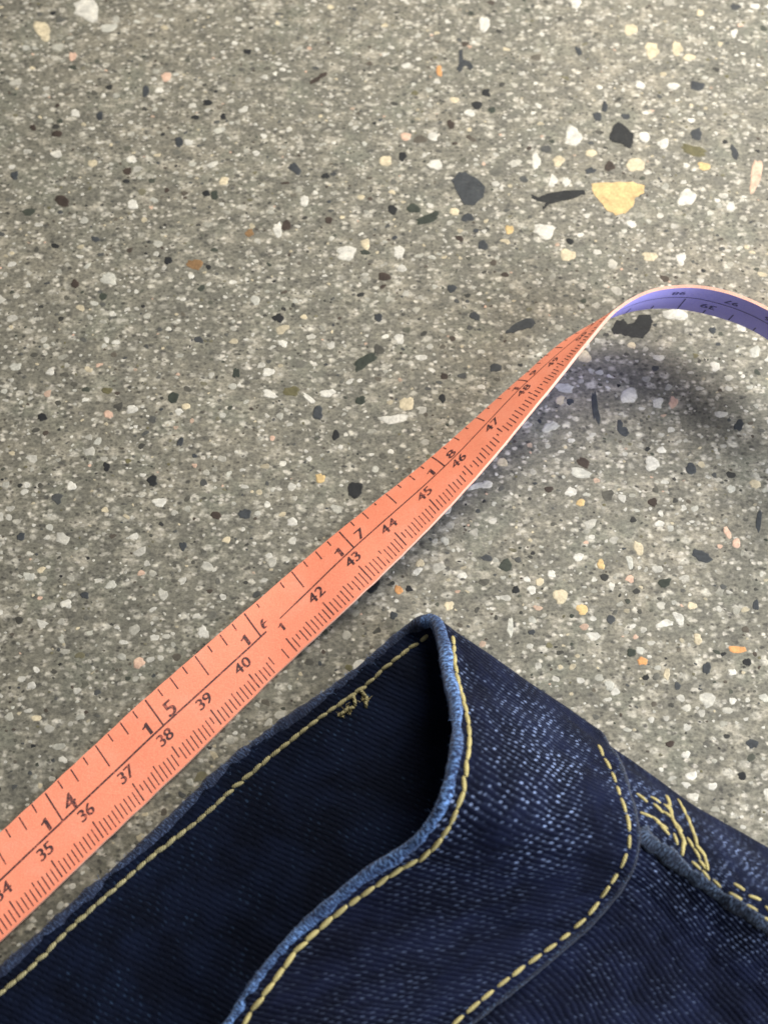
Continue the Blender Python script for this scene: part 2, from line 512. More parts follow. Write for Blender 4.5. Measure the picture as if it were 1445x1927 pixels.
def tape_material(name, col, worn):
    k = NT(name)
    co = k.new('ShaderNodeNewGeometry').outputs['Position']
    weave = k.noise(co, 3800, 2, 0.6)
    dirt = k.noise(co, 160, 4, 0.6)
    c = k.mix(k.math('MULTIPLY', k.step(dirt, 0.45, 0.75), 0.30), col, worn)
    grime = k.noise(k.new('ShaderNodeMapping', {'Vector': co, 'Rotation': (0, 0, -0.72), 'Scale': (1.0, 3.0, 1.0)}).outputs[0], 330, 5, 0.7)
    c = k.mix(k.math('MULTIPLY', k.step(grime, 0.56, 0.74), 0.28), c, tuple(q * 0.55 for q in col))
    c = k.mix(0.4, c, k.ramp(weave, [(0.3, (0.3, 0.3, 0.3)), (0.7, (0.7, 0.7, 0.7))]), 'OVERLAY')
    return k.out(Base_Color=c, Roughness=k.math('ADD', 0.42, k.math('MULTIPLY', dirt, 0.35)), Normal=k.bump(k.math('ADD', weave, k.math('MULTIPLY', grime, 0.8)), 0.35, 0.00012))


M_tape = tape_material("coral_vinyl", (0.85, 0.268, 0.158), (0.87, 0.37, 0.26))
M_cut = tape_material("cut_edge_highlight", (0.88, 0.48, 0.36), (0.9, 0.6, 0.5))  # raw cut edge, made pale to paint in the highlight along the rim
M_back = tape_material("lilac_vinyl", (0.42, 0.39, 0.97), (0.50, 0.46, 0.97))


def ink_material():
    k = NT("worn_black_ink")
    co = k.new('ShaderNodeNewGeometry').outputs['Position']
    n = k.noise(co, 2600, 3, 0.65)
    m = k.noise(co, 500, 2, 0.5)
    f = k.math('MULTIPLY', k.step(k.math('ADD', k.math('MULTIPLY', n, 0.7), k.math('MULTIPLY', m, 0.3)), 0.50, 0.66), 0.75)
    return k.out(Base_Color=k.mix(f, (0.045, 0.018, 0.022), (0.62, 0.16, 0.10)), Roughness=0.6)


M_ink = ink_material()
k_ = NT("blue_black_ink")
M_ink_back = k_.out(Base_Color=(0.06, 0.06, 0.22), Roughness=0.6)

tape = bpy.data.objects.new("measuring_tape", None)
COL.objects.link(tape)
tape.location = tuple(float(q) for q in tape_points(np.array([38.1]), np.array([0.5]))[0])
tape.location.z = 0.0
tag(tape, "coral orange measuring tape with black numerals, lilac back showing where it curls", "measuring tape")
TL = Vector(tape.location)


def to_tape(pts):
    return [tuple(np.asarray(p) - np.array(TL)) for p in pts]


ss = np.arange(31.6, 58.5, 0.1)
tt = np.linspace(0, 1, 11)
edge_wob = np.array([mnoise.noise((s * 3.1, 0.3, 0)) for s in ss]) * 0.008
V, F, MI = [], [], []
nt = len(tt)
for side in (0.5, -0.5):
    for i, s in enumerate(ss):
        t = tt.copy()
        t[0] += edge_wob[i]
        t[-1] += edge_wob[-1 - i]
        V += to_tape(tape_surface(np.full(nt, s), t, SGN * TH * side))
ns = len(ss)
N1 = ns * nt
for i in range(ns - 1):
    for j in range(nt - 1):
        a, b, c, d = i * nt + j, i * nt + j + 1, (i + 1) * nt + j + 1, (i + 1) * nt + j
        F.append((a, b, c, d)); MI.append(0)
        F.append((N1 + d, N1 + c, N1 + b, N1 + a)); MI.append(1)
    for j, fl in ((0, 0), (nt - 1, 1)):
        a, d = i * nt + j, (i + 1) * nt + j
        F.append((a, d, N1 + d, N1 + a) if not fl else (d, a, N1 + a, N1 + d)); MI.append(2)
for i, fl in ((0, 0), (ns - 1, 1)):
    for j in range(nt - 1):
        a, b = i * nt + j, i * nt + j + 1
        F.append((b, a, N1 + a, N1 + b) if not fl else (a, b, N1 + b, N1 + a)); MI.append(0)
me = mesh("band", V, F, True)
me.materials.append(M_tape)
me.materials.append(M_back)
me.materials.append(M_cut)
me.polygons.foreach_set('material_index', MI)
me.set_sharp_from_angle(angle=math.radians(50))
link("band", me, None, tape)

# glyph outlines from the built-in font, cached per character
GL = {}


def glyph(ch):
    if ch == '1' and ch not in GL:                               # plain grotesque one: stem and flag, no foot
        v = np.array([(0.26, 0), (0.46, 0), (0.46, 1.0), (0.32, 1.0), (0.26, 0.78), (0.0, 0.70), (0.0, 0.82), (0.20, 0.88)])
        GL[ch] = (v, [(0, 1, 2, 3, 4), (4, 3, 7, 6, 5)], 0.46)
    if ch not in GL:
        cu = bpy.data.curves.new("g", 'FONT')
        cu.body = ch
        cu.resolution_u = 4
        ob = bpy.data.objects.new("g", cu)
        COL.objects.link(ob)
        bpy.context.view_layer.update()
        m = ob.evaluated_get(bpy.context.evaluated_depsgraph_get()).to_mesh()
        v = np.array([q.co[:2] for q in m.vertices])
        f = [tuple(p.vertices) for p in m.polygons]
        bpy.data.objects.remove(ob)
        bpy.data.curves.remove(cu)
        w, h = v[:, 0].max() - v[:, 0].min(), v[:, 1].max() - v[:, 1].min()
        v = (v - [v[:, 0].min(), v[:, 1].min()]) / h
        GL[ch] = (v, f, w / h)
    return GL[ch]


OFF = SGN * (TH / 2 + 0.00004)
WCM = WID * 100


def numeral(text, s, t, size, cut=None, back=False, wide=1.15, gap=0.10):
    """printed number centred at s, its middle at t, size in cm; reads along the tape, top towards the inch edge"""
    V, F = [], []
    tot = sum(glyph(c)[2] * wide for c in text) + gap * 1.6 * (len(text) - 1)
    x = -tot / 2
    for c in text:
        v, f, w = glyph(c)
        # embolden a little by drawing it twice, a hair apart
        for dx in (-0.035, 0.035):
            k = len(V)
            for q in v:
                V.append((x + q[0] * wide + dx, q[1] - 0.5))
            for ff in f:
                ctr = np.mean([v[i] for i in ff], axis=0)
                if cut and cut(ctr[0] / max(w, .01), ctr[1]):
                    continue
                F.append(tuple(i + k for i in ff))
        x += w * wide + gap * 1.6
    V = np.array(V) * size
    if back:
        V[:, 0] *= -1
    off = np.full(len(V), OFF) if not back else np.full(len(V), -OFF)
    z = tape_surface(s + V[:, 0], t - V[:, 1] / WCM, off[:, None])
    half = len(z) // 1
    z = z + np.linspace(0, 1, half)[:, None] * np.array([0, 0, 0.000006])
    me = mesh("numeral", to_tape(z), F)
    return link("numeral", me, M_ink_back if back else M_ink, tape)


def strip(V, F, s0, t0, s1, t1, w, off=OFF, n=1):
    """printed bar from (s0,t0) to (s1,t1), w cm wide"""
    if n == 1:
        n = max(1, int(abs(t1 - t0) / 0.12))
    ps, pt = np.linspace(s0, s1, n + 1), np.linspace(t0, t1, n + 1)
    if abs(s1 - s0) > 1e-6:
        a = tape_surface(ps, pt - w / 2 / WCM, off)
        b = tape_surface(ps, pt + w / 2 / WCM, off)
    else:
        a = tape_surface(ps - w / 2, pt, off)
        b = tape_surface(ps + w / 2, pt, off)
    k = len(V)
    V += to_tape(a) + to_tape(b)
    F += [(k + i, k + i + 1, k + n + 2 + i, k + n + 1 + i) for i in range(n)]


V, F = [], []
for m in range(320, 520):                        # millimetre side
    s = m / 10
    if 40.48 < s < 40.95 and m % 3:
        continue
    top = 0.70 if m % 10 == 0 else (0.735 if m % 5 == 0 else 0.77)
    top += random.uniform(-0.012, 0.012)
    bot = 0.965 - 0.05 * max(0, min(1, (s - 43) / 5)) + random.uniform(-0.012, 0.008)
    if random.random() < 0.10:
        bot -= 0.09
    strip(V, F, s, top, s, bot, 0.020 if m % 10 else 0.026)
for e in range(12 * 8, 20 * 8 + 3):              # inch side, eighths
    s = e / 8 * 2.54
    if s > 52.2 or s < 31.8:
        continue
    if e in (16 * 8 + 1, 16 * 8 + 2):
        if e == 16 * 8 + 1:
            strip(V, F, s, 0.03, s, 0.10, 0.022)
        continue
    r = e % 8
    ln = CTR if r == 0 else (0.335 if r == 4 else (0.20 if r in (2, 6) else 0.13))
    if random.random() < 0.18 and r % 2:
        ln *= 0.6
    strip(V, F, s, 0.012 + random.uniform(0, 0.012), s, ln, 0.030 if r == 0 else 0.024)
for s0, s1, w in ((31.7, 40.78, 0.034), (41.15, 41.6, 0.020), (41.6, 51.9, 0.028)):
    strip(V, F, s0, CTR, s1, CTR, w, n=int((s1 - s0) / 0.12))
scale_o = link("printed_scale", mesh("printed_scale", V, F), M_ink, tape)
tag(scale_o, kind='stuff')

for cm in range(33, 52):
    if cm == 41:
        numeral("1", cm + 0.07, 0.545, 0.17)
    else:
        numeral(str(cm), cm + 0.0, 0.555, 0.215)
for inch in range(13, 21):
    d1, d2 = str(inch)
    s = inch * 2.54
    numeral(d1, s - 0.30, 0.325, 0.23)
    if inch == 16:
        numeral(d2, s + 0.22, 0.315, 0.25, cut=lambda x, y: x > 0.52 or y < 0.12)
    else:
        numeral(d2, s + 0.29, 0.315, 0.29 if inch < 16 else 0.25)

# print on the lilac back, only smudges of it can be made out
V, F = [], []
BO = -OFF
strip(V, F, 51.0, 0.56, 58.2, 0.56, 0.03, BO, n=50)
for q in range(0, 14):
    s = 51.6 + q * 0.635
    strip(V, F, s, 0.02, s, 0.50 if q % 4 == 2 else (0.30 if q % 2 == 0 else 0.18), 0.03, BO)
tag(link("printed_scale", mesh("printed_scale_back", V, F), M_ink_back, tape), kind='stuff')
for txt, s, t, sz in (("98", 52.6, 0.75, 0.20), ("39", 53.5, 0.33, 0.24), ("97", 53.9, 0.72, 0.20), ("96", 54.9, 0.72, 0.20), ("38", 56.0, 0.33, 0.24)):
    numeral(txt, s, t, sz, back=True)

# ------------------------------------------------------------------ jeans
# control net of the waist (middle of the cloth): columns run round the waist, rows from the waistband's top edge down the leg
E_front = [(835, 1215, .90), (843, 1275, 1.30), (856, 1330, 1.70), (860, 1385, 2.00), (853, 1445, 2.20), (838, 1505, 2.20), (810, 1555, 2.00), (765, 1600, 1.70),
           (697, 1643, 1.40), (625, 1702, 1.15), (568, 1752, 1.00), (510, 1816, .90), (436, 1925, .80), (330, 2090, .70)]
S_front = [(1142, 1412, .75), (1158, 1440, 1.0), (1172, 1472, 1.2), (1183, 1505, 1.4), (1193, 1540, 1.5), (1198, 1570, 1.5), (1196, 1600, 1.42), (1183, 1640, 1.25),
           (1157, 1680, 1.05), (1110, 1735, .92), (1060, 1780, .85), (1000, 1832, .80), (880, 1928, .75), (740, 2060, .70)]
E_fold, S_fold = (812, 1168, .55), (1122, 1384, .50)
E_back = [(775, 1184, .26), (711, 1238, .18), (600, 1322, .17), (450, 1428, .17), (300, 1572, .17), (150, 1703, .17), (0, 1838, .17), (-200, 2015, .17)]
fold_px = [(812, 1168, .55), (967, 1280, .52), (1122, 1384, .50), (1290, 1508, .48), (1480, 1622, .45), (1790, 1800, .42)]
v_cm = [0.0, 2.0, 4.0, 6.2, 8.8, 13.0]
dirg = P(1122, 1384, .3) - P(812, 1168, .3)
dirg[2] = 0
dirg /= np.linalg.norm(dirg)
ridge3 = [.85, 1.1, 1.3, 1.38, 1.42, 1.34, 1.12, .92, .80, .72, .68, .66, .64, .62]
ridge4 = [.75, .95, 1.1, 1.18, 1.20, 1.10, .95, .82, .74, .68, .64, .62, .60, .60]
rows = []
for r, v in enumerate(v_cm):
    row = []
    for (x, y, z) in reversed(E_back):                           # the layer lying on the floor
        p = P(x, y, z) + dirg * v * CM
        row.append(p)
    row.append(P(*fold_px[r]))
    for i in range(len(E_front)):
        e, s = np.array(E_front[i], float), np.array(S_front[i], float)
        if r == 0:
            q = e
        elif r == 1:
            q = (e + s) / 2
            q[2] += 0.16
        elif r == 2:
            q = s
        elif r == 3:
            q = s + [166, 118, 0]
            q[2] = ridge3[i]
        elif r == 4:
            q = s + [352, 232, 0]
            q[2] = ridge4[i]
        else:
            q = s + [650, 410, 0]
            q[2] = ridge4[i] * 0.8
        row.append(P(*q))
    rows.append(row)
NET = np.array(rows)                                             # (6, 23, 3)
chord = np.linalg.norm(np.diff(NET[:3], axis=1), axis=2).mean(0)
U_k = np.r_[0, np.cumsum(chord)] * 100
V_k = np.array(v_cm)
U_FOLD = U_k[len(E_back)]
print("waist length", U_k[-1], "fold at", U_FOLD)


def cloth(us, vs):
    """points (nu, nv, 3) of the middle surface"""
    cols = catmull(V_k, NET.reshape(len(V_k), -1), vs).reshape(len(vs), NET.shape[1], 3)   # (nv, ncol, 3)
    g = catmull(U_k, cols.transpose(1, 0, 2).reshape(len(U_k), -1), us).reshape(len(us), len(vs), 3)
    return g


def wrinkle(us, vs):
    w = np.zeros((len(us), len(vs)))
    for i, u in enumerate(us):
        front = min(1.0, max(0.0, (u - U_FOLD) / 1.5))
        for j, v in enumerate(vs):
            n = mnoise.noise((u * 0.45, v * 0.22, 3.3)) * 0.0009 + mnoise.noise((u * 1.3, v * 0.6, 8.1)) * 0.00045 + mnoise.noise((u * 0.9 + v * 0.5, v * 1.8, 1.7)) * 0.00022
            cr = mnoise.noise((u * 2.6 + 0.4 * v, v * 0.35, 6.1))           # sharp little creases running down the cloth
            n -= max(0.0, 0.22 - abs(cr)) * 0.0011 * max(0.0, mnoise.noise((u * 0.3, v * 0.3, 2.2)) + 0.25)
            pk = math.exp(-((v - 0.50) / 0.28)**2) + math.exp(-((v - 3.62) / 0.30)**2) + 0.8 * math.exp(-((v - 4.4) / 0.4)**2)
            n += pk * (mnoise.noise((u * 2.1, 0.7, 4.4)) * 0.00035 - 0.00018)   # puckers along the seams
            # a soft valley along the middle of the band and drag lines across it, where the hump turns down
            n -= 0.0009 * front * math.exp(-((v - 2.35 - 0.25 * math.sin(u * 1.1)) / 0.42)**2) * (0.6 + mnoise.noise((u * 0.7, 3.0, 1.0)))
            for uc, dp in ((3.1, .00035), (3.75, .00055), (4.3, .00045), (5.2, .0004), (6.6, .0003)):
                n -= dp * math.exp(-((u - U_FOLD - uc - 0.16 * v - 0.25 * mnoise.noise((v * 0.6, uc, 0))) / 0.13)**2) * (0.6 + 0.8 * mnoise.noise((v * 0.9, uc * 3, 5)))
            w[i, j] = n * (0.45 + 0.55 * front)
    return w


def shell(us, vs, thick, inset):
    g = cloth(us, vs)
    du = np.gradient(g, us, axis=0)
    dv = np.gradient(g, vs, axis=1)
    n = np.cross(dv, du)
    n /= np.linalg.norm(n, axis=2)[:, :, None] + 1e-12
    k = np.argmin(np.abs(us - (U_FOLD + 6)))
    if n[k, len(vs) // 2, 2] < 0:
        n = -n
    g = g + n * wrinkle(us, vs)[:, :, None] + n * inset
    return g + n * thick / 2, g - n * thick / 2, n


def cloth_mesh(name, us, vs, thick, inset):
    outer, inner, n = shell(us, vs, thick, inset)
    nu, nv = len(us), len(vs)
    V = np.concatenate([outer.reshape(-1, 3), inner.reshape(-1, 3)])
    UV = np.array([(u, v) for u in us for v in vs])
    UV = np.concatenate([UV, UV + [0, 0.37]])
    F, M = [], []
    K = nu * nv
    for i in range(nu - 1):
        for j in range(nv - 1):
            a, b, c, d = i * nv + j, i * nv + j + 1, (i + 1) * nv + j + 1, (i + 1) * nv + j
            F.append((a, b, c, d)); M.append(0)
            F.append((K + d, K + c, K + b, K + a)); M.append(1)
        for j, fl in ((0, 0), (nv - 1, 1)):
            a, d = i * nv + j, (i + 1) * nv + j
            F.append((a, d, K + d, K + a) if not fl else (d, a, K + a, K + d)); M.append(0)
    for i, fl in ((0, 0), (nu - 1, 1)):
        for j in range(nv - 1):
            a, b = i * nv + j, i * nv + j + 1
            F.append((b, a, K + a, K + b) if not fl else (a, b, K + b, K + a)); M.append(0)
    return V, F, M, UV, outer, inner, n


def denim_material(name, navy, thread, worn_lo, worn_hi, amount, rubbed=True):
    """twill weave from the cloth's own coordinates (cm)"""
    k = NT(name)
    uv = k.new('ShaderNodeUVMap', uv_map='weave').outputs[0]
    wob = k.noise(uv, 2.2, 2, 0.5, 1)
    wob = k.new('ShaderNodeVectorMath', {0: k.new('ShaderNodeVectorMath', {0: wob, 1: (0.5, 0.5, 0.5)}, operation='SUBTRACT').outputs[0], 'Scale': 0.10}, operation='SCALE').outputs[0]
    p = k.new('ShaderNodeVectorMath', {0: uv, 1: wob}, operation='ADD').outputs[0]
    sp = k.new('ShaderNodeSeparateXYZ', {0: p})
    v = sp.outputs[1]
    u = k.math('SUBTRACT', sp.outputs[0], k.math('MULTIPLY', v, 0.22))
    a = k.math('DIVIDE', u, 0.100)                               # rows of the twill
    row = k.math('FLOOR', a)
    fa = k.math('SUBTRACT', k.math('FRACT', a), 0.5)
    b = k.math('ADD', k.math('DIVIDE', v, 0.155), k.math('MULTIPLY', row, 0.36))
    colm = k.math('FLOOR', b)
    fb = k.math('SUBTRACT', k.math('FRACT', b), 0.5)
    cell = k.new('ShaderNodeCombineXYZ', {0: row, 1: colm, 2: 0.0}).outputs[0]
    wn = k.new('ShaderNodeTexWhiteNoise', {'Vector': cell}, noise_dimensions='3D')
    # each float of the pale weft is a short slanted dash
    wc = k.new('ShaderNodeSeparateColor', {0: wn.outputs[1]})
    fa2 = k.math('ADD', fa, k.math('MULTIPLY', k.math('SUBTRACT', wc.outputs[0], 0.5), 0.35))
    fb2 = k.math('ADD', fb, k.math('MULTIPLY', k.math('SUBTRACT', wc.outputs[1], 0.5), 0.45))
    sl = k.math('ADD', fa2, k.math('MULTIPLY', fb2, 0.45))
    d = k.math('SQRT', k.math('ADD', k.math('POWER', k.math('DIVIDE', sl, 0.22), 2.0), k.math('POWER', k.math('DIVIDE', fb2, 0.30), 2.0)))
    dash = k.math('SUBTRACT', 1.0, k.step(d, 0.55, 1.05))
    worn = k.math('ADD', k.math('MULTIPLY', k.noise(uv, 0.75, 3, 0.6), 0.65), k.math('MULTIPLY', k.noise(uv, 3.5, 2, 0.6), 0.35))
    worn = k.step(worn, worn_lo, worn_hi)
    # the hump rubs: paler there than lower down the side
    us_ = k.new('ShaderNodeSeparateXYZ', {0: uv}).outputs[0]
    rub = k.math('MULTIPLY', k.step(us_, U_FOLD + 0.5, U_FOLD + 1.3), k.math('SUBTRACT', 1.0, k.step(us_, U_FOLD + 3.4, U_FOLD + 5.2)))
    worn = k.math('MULTIPLY', worn, k.math('ADD', 0.20, k.math('MULTIPLY', rub, 0.80)) if rubbed else 0.8)
    fleck = k.math('MULTIPLY', k.math('MULTIPLY', dash, worn), k.math('MULTIPLY', k.math('POWER', wn.outputs[0], 1.3), amount))
    fibre = k.noise(k.new('ShaderNodeMapping', {'Vector': uv, 'Scale': (60.0, 9.0, 1.0)}).outputs[0], 1.0, 3, 0.7)
    big = k.noise(uv, 1.1, 3, 0.6)
    base = k.mix(k.step(big, 0.35, 0.7), tuple(c * 0.75 for c in navy), tuple(c * 1.8 for c in navy))
    base = k.mix(k.math('MULTIPLY', k.step(fibre, 0.52, 0.78), 0.35), base, tuple(min(1, c * 3.0 + 0.012) for c in navy))
    # pale weft showing along the twill line between the floats
    line = k.math('MULTIPLY', k.step(k.math('COSINE', k.math('MULTIPLY', k.math('SUBTRACT', fa, 0.1), 6.283)), 0.1, 1.0), k.math('MULTIPLY', k.math('ADD', 0.25, worn), k.step(fibre, 0.35, 0.7)))
    base = k.mix(k.math('MULTIPLY', line, 0.09), base, thread)
    col = k.mix(fleck, base, thread)
    h = k.math('ADD', k.math('MULTIPLY', k.math('COSINE', k.math('MULTIPLY', fa, 6.283)), 0.3), k.math('MULTIPLY', dash, 0.5))
    h = k.math('ADD', h, k.math('MULTIPLY', fibre, 0.5))
    k.out(Base_Color=col, Roughness=0.85, Normal=k.bump(h, 0.6, 0.00022))
    k.set(k.bsdf.inputs['Sheen Weight'], 0.03)
    k.set(k.bsdf.inputs['Sheen Roughness'], 0.4)
    k.set(k.bsdf.inputs['Specular IOR Level'], 0.06)
    return k.m


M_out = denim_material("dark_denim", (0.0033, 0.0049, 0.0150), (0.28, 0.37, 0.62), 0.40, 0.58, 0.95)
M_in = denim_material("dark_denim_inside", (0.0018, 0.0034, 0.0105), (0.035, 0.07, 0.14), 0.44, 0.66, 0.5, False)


def edge_material(name, deep, pale, lo, hi):
    """worn denim edge: cross threads showing pale blue"""
    k = NT(name)
    uv = k.new('ShaderNodeUVMap', uv_map='weave').outputs[0]
    mp = k.new('ShaderNodeMapping', {'Vector': uv, 'Scale': (34.0, 7.0, 1.0), 'Rotation': (0, 0, 0.5)}).outputs[0]
    n = k.noise(mp, 1.0, 3, 0.7)
    big = k.noise(uv, 0.9, 3, 0.6)
    f = k.math('MULTIPLY', k.step(n, lo, hi), k.math('ADD', 0.35, k.math('MULTIPLY', k.step(big, 0.36, 0.62), 0.65)))
    c = k.mix(f, deep, pale)
    k.out(Base_Color=c, Roughness=0.85, Normal=k.bump(n, 0.9, 0.0006))
    k.set(k.bsdf.inputs['Sheen Weight'], 0.15)
    k.set(k.bsdf.inputs['Specular IOR Level'], 0.2)
    return k.m


M_edge = edge_material("worn_blue_edge", (0.005, 0.014, 0.055), (0.22, 0.42, 0.86), 0.43, 0.64)
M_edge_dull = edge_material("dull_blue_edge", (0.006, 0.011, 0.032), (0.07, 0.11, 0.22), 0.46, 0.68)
M_edge_leg = edge_material("felled_edge_highlight", (0.005, 0.009, 0.024), (0.20, 0.30, 0.48), 0.46, 0.68)  # pale blue paints the fold ridge's highlight onto the felled seam edge
M_seam = edge_material("worn_seam_edge", (0.004, 0.007, 0.022), (0.14, 0.24, 0.42), 0.54, 0.70)


def thread_material(name, col, dark):
    k = NT(name)
    co = k.new('ShaderNodeNewGeometry').outputs['Position']
    ob = k.new('ShaderNodeTexCoord').outputs['Object']
    w = k.new('ShaderNodeTexWave', {'Vector': k.new('ShaderNodeMapping', {'Vector': ob, 'Rotation': (0, 0, 0.7)}).outputs[0], 'Scale': 900.0, 'Distortion': 2.0}).outputs[1]
    n = k.noise(co, 700, 3, 0.6)
    c = k.mix(k.math('MULTIPLY', k.step(n, 0.35, 0.7), 0.6), col, dark)
    c = k.mix(k.math('MULTIPLY', w, 0.25), c, dark)
    k.out(Base_Color=c, Roughness=0.9, Normal=k.bump(w, 0.7, 0.00015), Specular_IOR_Level=0.1)
    return k.m


M_gold = thread_material("gold_thread", (0.52, 0.44, 0.19), (0.27, 0.23, 0.11))
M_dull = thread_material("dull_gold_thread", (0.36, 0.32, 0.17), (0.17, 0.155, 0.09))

jeans = bpy.data.objects.new("jeans", None)
COL.objects.link(jeans)
jl = P(900, 1600, 0)
jeans.location = jl
tag(jeans, "dark navy denim jeans with gold topstitching, waistband folded open beside the tape", "jeans")
JL = np.array(jl)


def build_cloth(name, us, vs, thick, inset, parent):
    V, F, M, UV, outer, inner, n = cloth_mesh(name, us, vs, thick, inset)
    bvh = BVHTree.FromPolygons([Vector(q) for q in V], F)
    me = mesh(name, V - JL, F, True)
    me.materials.append(M_out)
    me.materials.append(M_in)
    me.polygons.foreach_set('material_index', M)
    uvl = me.uv_layers.new(name='weave')
    li = np.empty(len(me.loops), int)
    me.loops.foreach_get('vertex_index', li)
    uvl.data.foreach_set('uv', UV[li].astype(np.float32).ravel())
    return link(name, me, None, parent), bvh, outer, inner, n


us = np.arange(0.0, U_k[-1], 0.09)
T_BAND = 0.0020
band, bvh_band, b_out, b_in, b_n = build_cloth("waistband", us, np.arange(0.0, 4.001, 0.10), T_BAND, 0.0, jeans)
leg, bvh_leg, l_out, l_in, l_n = build_cloth("leg", us, np.arange(3.75, 12.9, 0.12), 0.0012, -0.0007, jeans)


def tube(name, path, nrm, rx, ry, mat, parent, uvs, lump=0.0, m=10):
    """cord swept along path; nrm is the cloth normal, rx along the cloth, ry out of it"""
    path, nrm = np.asarray(path), np.asarray(nrm)
    tan = np.gradient(path, axis=0)
    tan /= np.linalg.norm(tan, axis=1)[:, None]
    bi = np.cross(tan, nrm)
    bi /= np.linalg.norm(bi, axis=1)[:, None]
    V, F, UV = [], [], []
    for i in range(len(path)):
        w = 1 + lump * mnoise.noise((uvs[i] * 3.0, 5.5, 0.2)) + lump * 0.7 * mnoise.noise((uvs[i] * 11.0, 1.5, 0.2))
        for j in range(m):
            a = 2 * math.pi * j / m
            V.append(path[i] + bi[i] * math.cos(a) * rx * w + nrm[i] * math.sin(a) * ry * w - JL)
            UV.append((uvs[i], j / m * 1.2))
    for i in range(len(path) - 1):
        for j in range(m):
            k = (j + 1) % m
            F.append((i * m + j, i * m + k, (i + 1) * m + k, (i + 1) * m + j))
    F.append(tuple(reversed(range(m))))
    F.append(tuple(range((len(path) - 1) * m, len(path) * m)))
    me = mesh(name, V, F, True)
    bm = bmesh.new()
    bm.from_mesh(me)
    bmesh.ops.recalc_face_normals(bm, faces=bm.faces)
    bm.to_mesh(me)
    bm.free()
    uvl = me.uv_layers.new(name='weave')
    li = np.empty(len(me.loops), int)
    me.loops.foreach_get('vertex_index', li)
    uvl.data.foreach_set('uv', np.array(UV)[li].astype(np.float32).ravel())
    return link(name, me, mat, parent)


mid = (b_out + b_in) / 2
kf = int(np.argmin(np.abs(us - (U_FOLD - 0.2))))
tube("top_edge", mid[kf:, 0], b_n[kf:, 0], 0.00110, 0.00125, M_edge, band, us[kf:], 0.30, 12)
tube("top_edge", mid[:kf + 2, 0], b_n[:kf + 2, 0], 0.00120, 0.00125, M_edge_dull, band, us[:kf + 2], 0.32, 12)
tube("lower_edge", (b_out[:, -1] * 0.7 + b_in[:, -1] * 0.3), b_n[:, -1], 0.00065, 0.00065, M_seam, band, us, 0.25, 8)


def hit(px, py, bvhs):
    d = Vector(ray(px, py)).normalized()
    best = None
    for b in bvhs:
        loc, nr, _, dist = b.ray_cast(Vector(CAM), d)
        if loc is not None and (best is None or dist < best[2]):
            best = (loc, nr if nr.dot(d) < 0 else -nr, dist)
    return best


def stitch_mesh(length, r, bow, mat, name="stitch"):
    """one float of thick thread: thin at both ends where it dives into the cloth"""
    V, F = [], []
    n, m = 9, 8
    for i in range(n):
        q = i / (n - 1)
        w = r * (0.62 + 0.38 * math.sin(math.pi * q)**0.6)
        z = bow * math.sin(math.pi * q) - r * 0.45
        for j in range(m):
            a = 2 * math.pi * j / m
            V.append(((q - 0.5) * length, math.cos(a) * w, z + math.sin(a) * w * 0.8))
    for i in range(n - 1):
        for j in range(m):
            k = (j + 1) % m
            F.append((i * m + j, i * m + k, (i + 1) * m + k, (i + 1) * m + j))
    F += [tuple(reversed(range(m))), tuple(range((n - 1) * m, n * m))]
    me = mesh(name, V, F, True)
    me.materials.append(mat)
    return me


def put(me, loc, nr, along, parent):
    x = Vector(along)
    z = Vector(nr).normalized()
    x = (x - z * x.dot(z)).normalized()
    y = z.cross(x)
    o = bpy.data.objects.new("stitch", me)
    COL.objects.link(o)
    o.parent = parent
    from mathutils import Matrix
    M = Matrix((x, y, z)).transposed().to_4x4()
    M.translation = Vector(loc) - Vector(JL)
    o.matrix_local = M
    return o


def stitch_line(pts, bvhs, pitch, length, r, parent, bow=0.00012, jitter=0.06, var=3, mat=None):
    """stitches set every pitch (m) along a seam drawn through pts (pixels)"""
    pts = np.array(pts, float)
    cd = np.r_[0, np.cumsum(np.linalg.norm(np.diff(pts, axis=0), axis=1))]
    fine = catmull(cd, pts, np.arange(0, cd[-1], 2.0))
    path = []
    for x, y in fine:
        h = hit(x, y, bvhs)
        if h and (not path or (h[0] - path[-1][0]).length < 0.004):
            path.append(h)
    meshes = [stitch_mesh(length * f, r * g, bow, mat or M_gold) for f, g in ((1, 1), (0.93, 0.92), (1.06, 1.06))][:var]
    acc, nxt, c = 0.0, pitch * 0.5, 0
    for i in range(1, len(path)):
        acc += (path[i][0] - path[i - 1][0]).length
        if acc >= nxt:
            nxt += pitch
            j0, j1 = max(0, i - 4), min(len(path) - 1, i + 4)
            al = path[j1][0] - path[j0][0]
            if al.length < 1e-6:
                continue
            z = path[i][1]
            side = z.cross(al).normalized()
            al = al.normalized() + side * random.gauss(0, jitter)
            put(random.choice(meshes), path[i][0], z, al, parent)
            c += 1
    return c


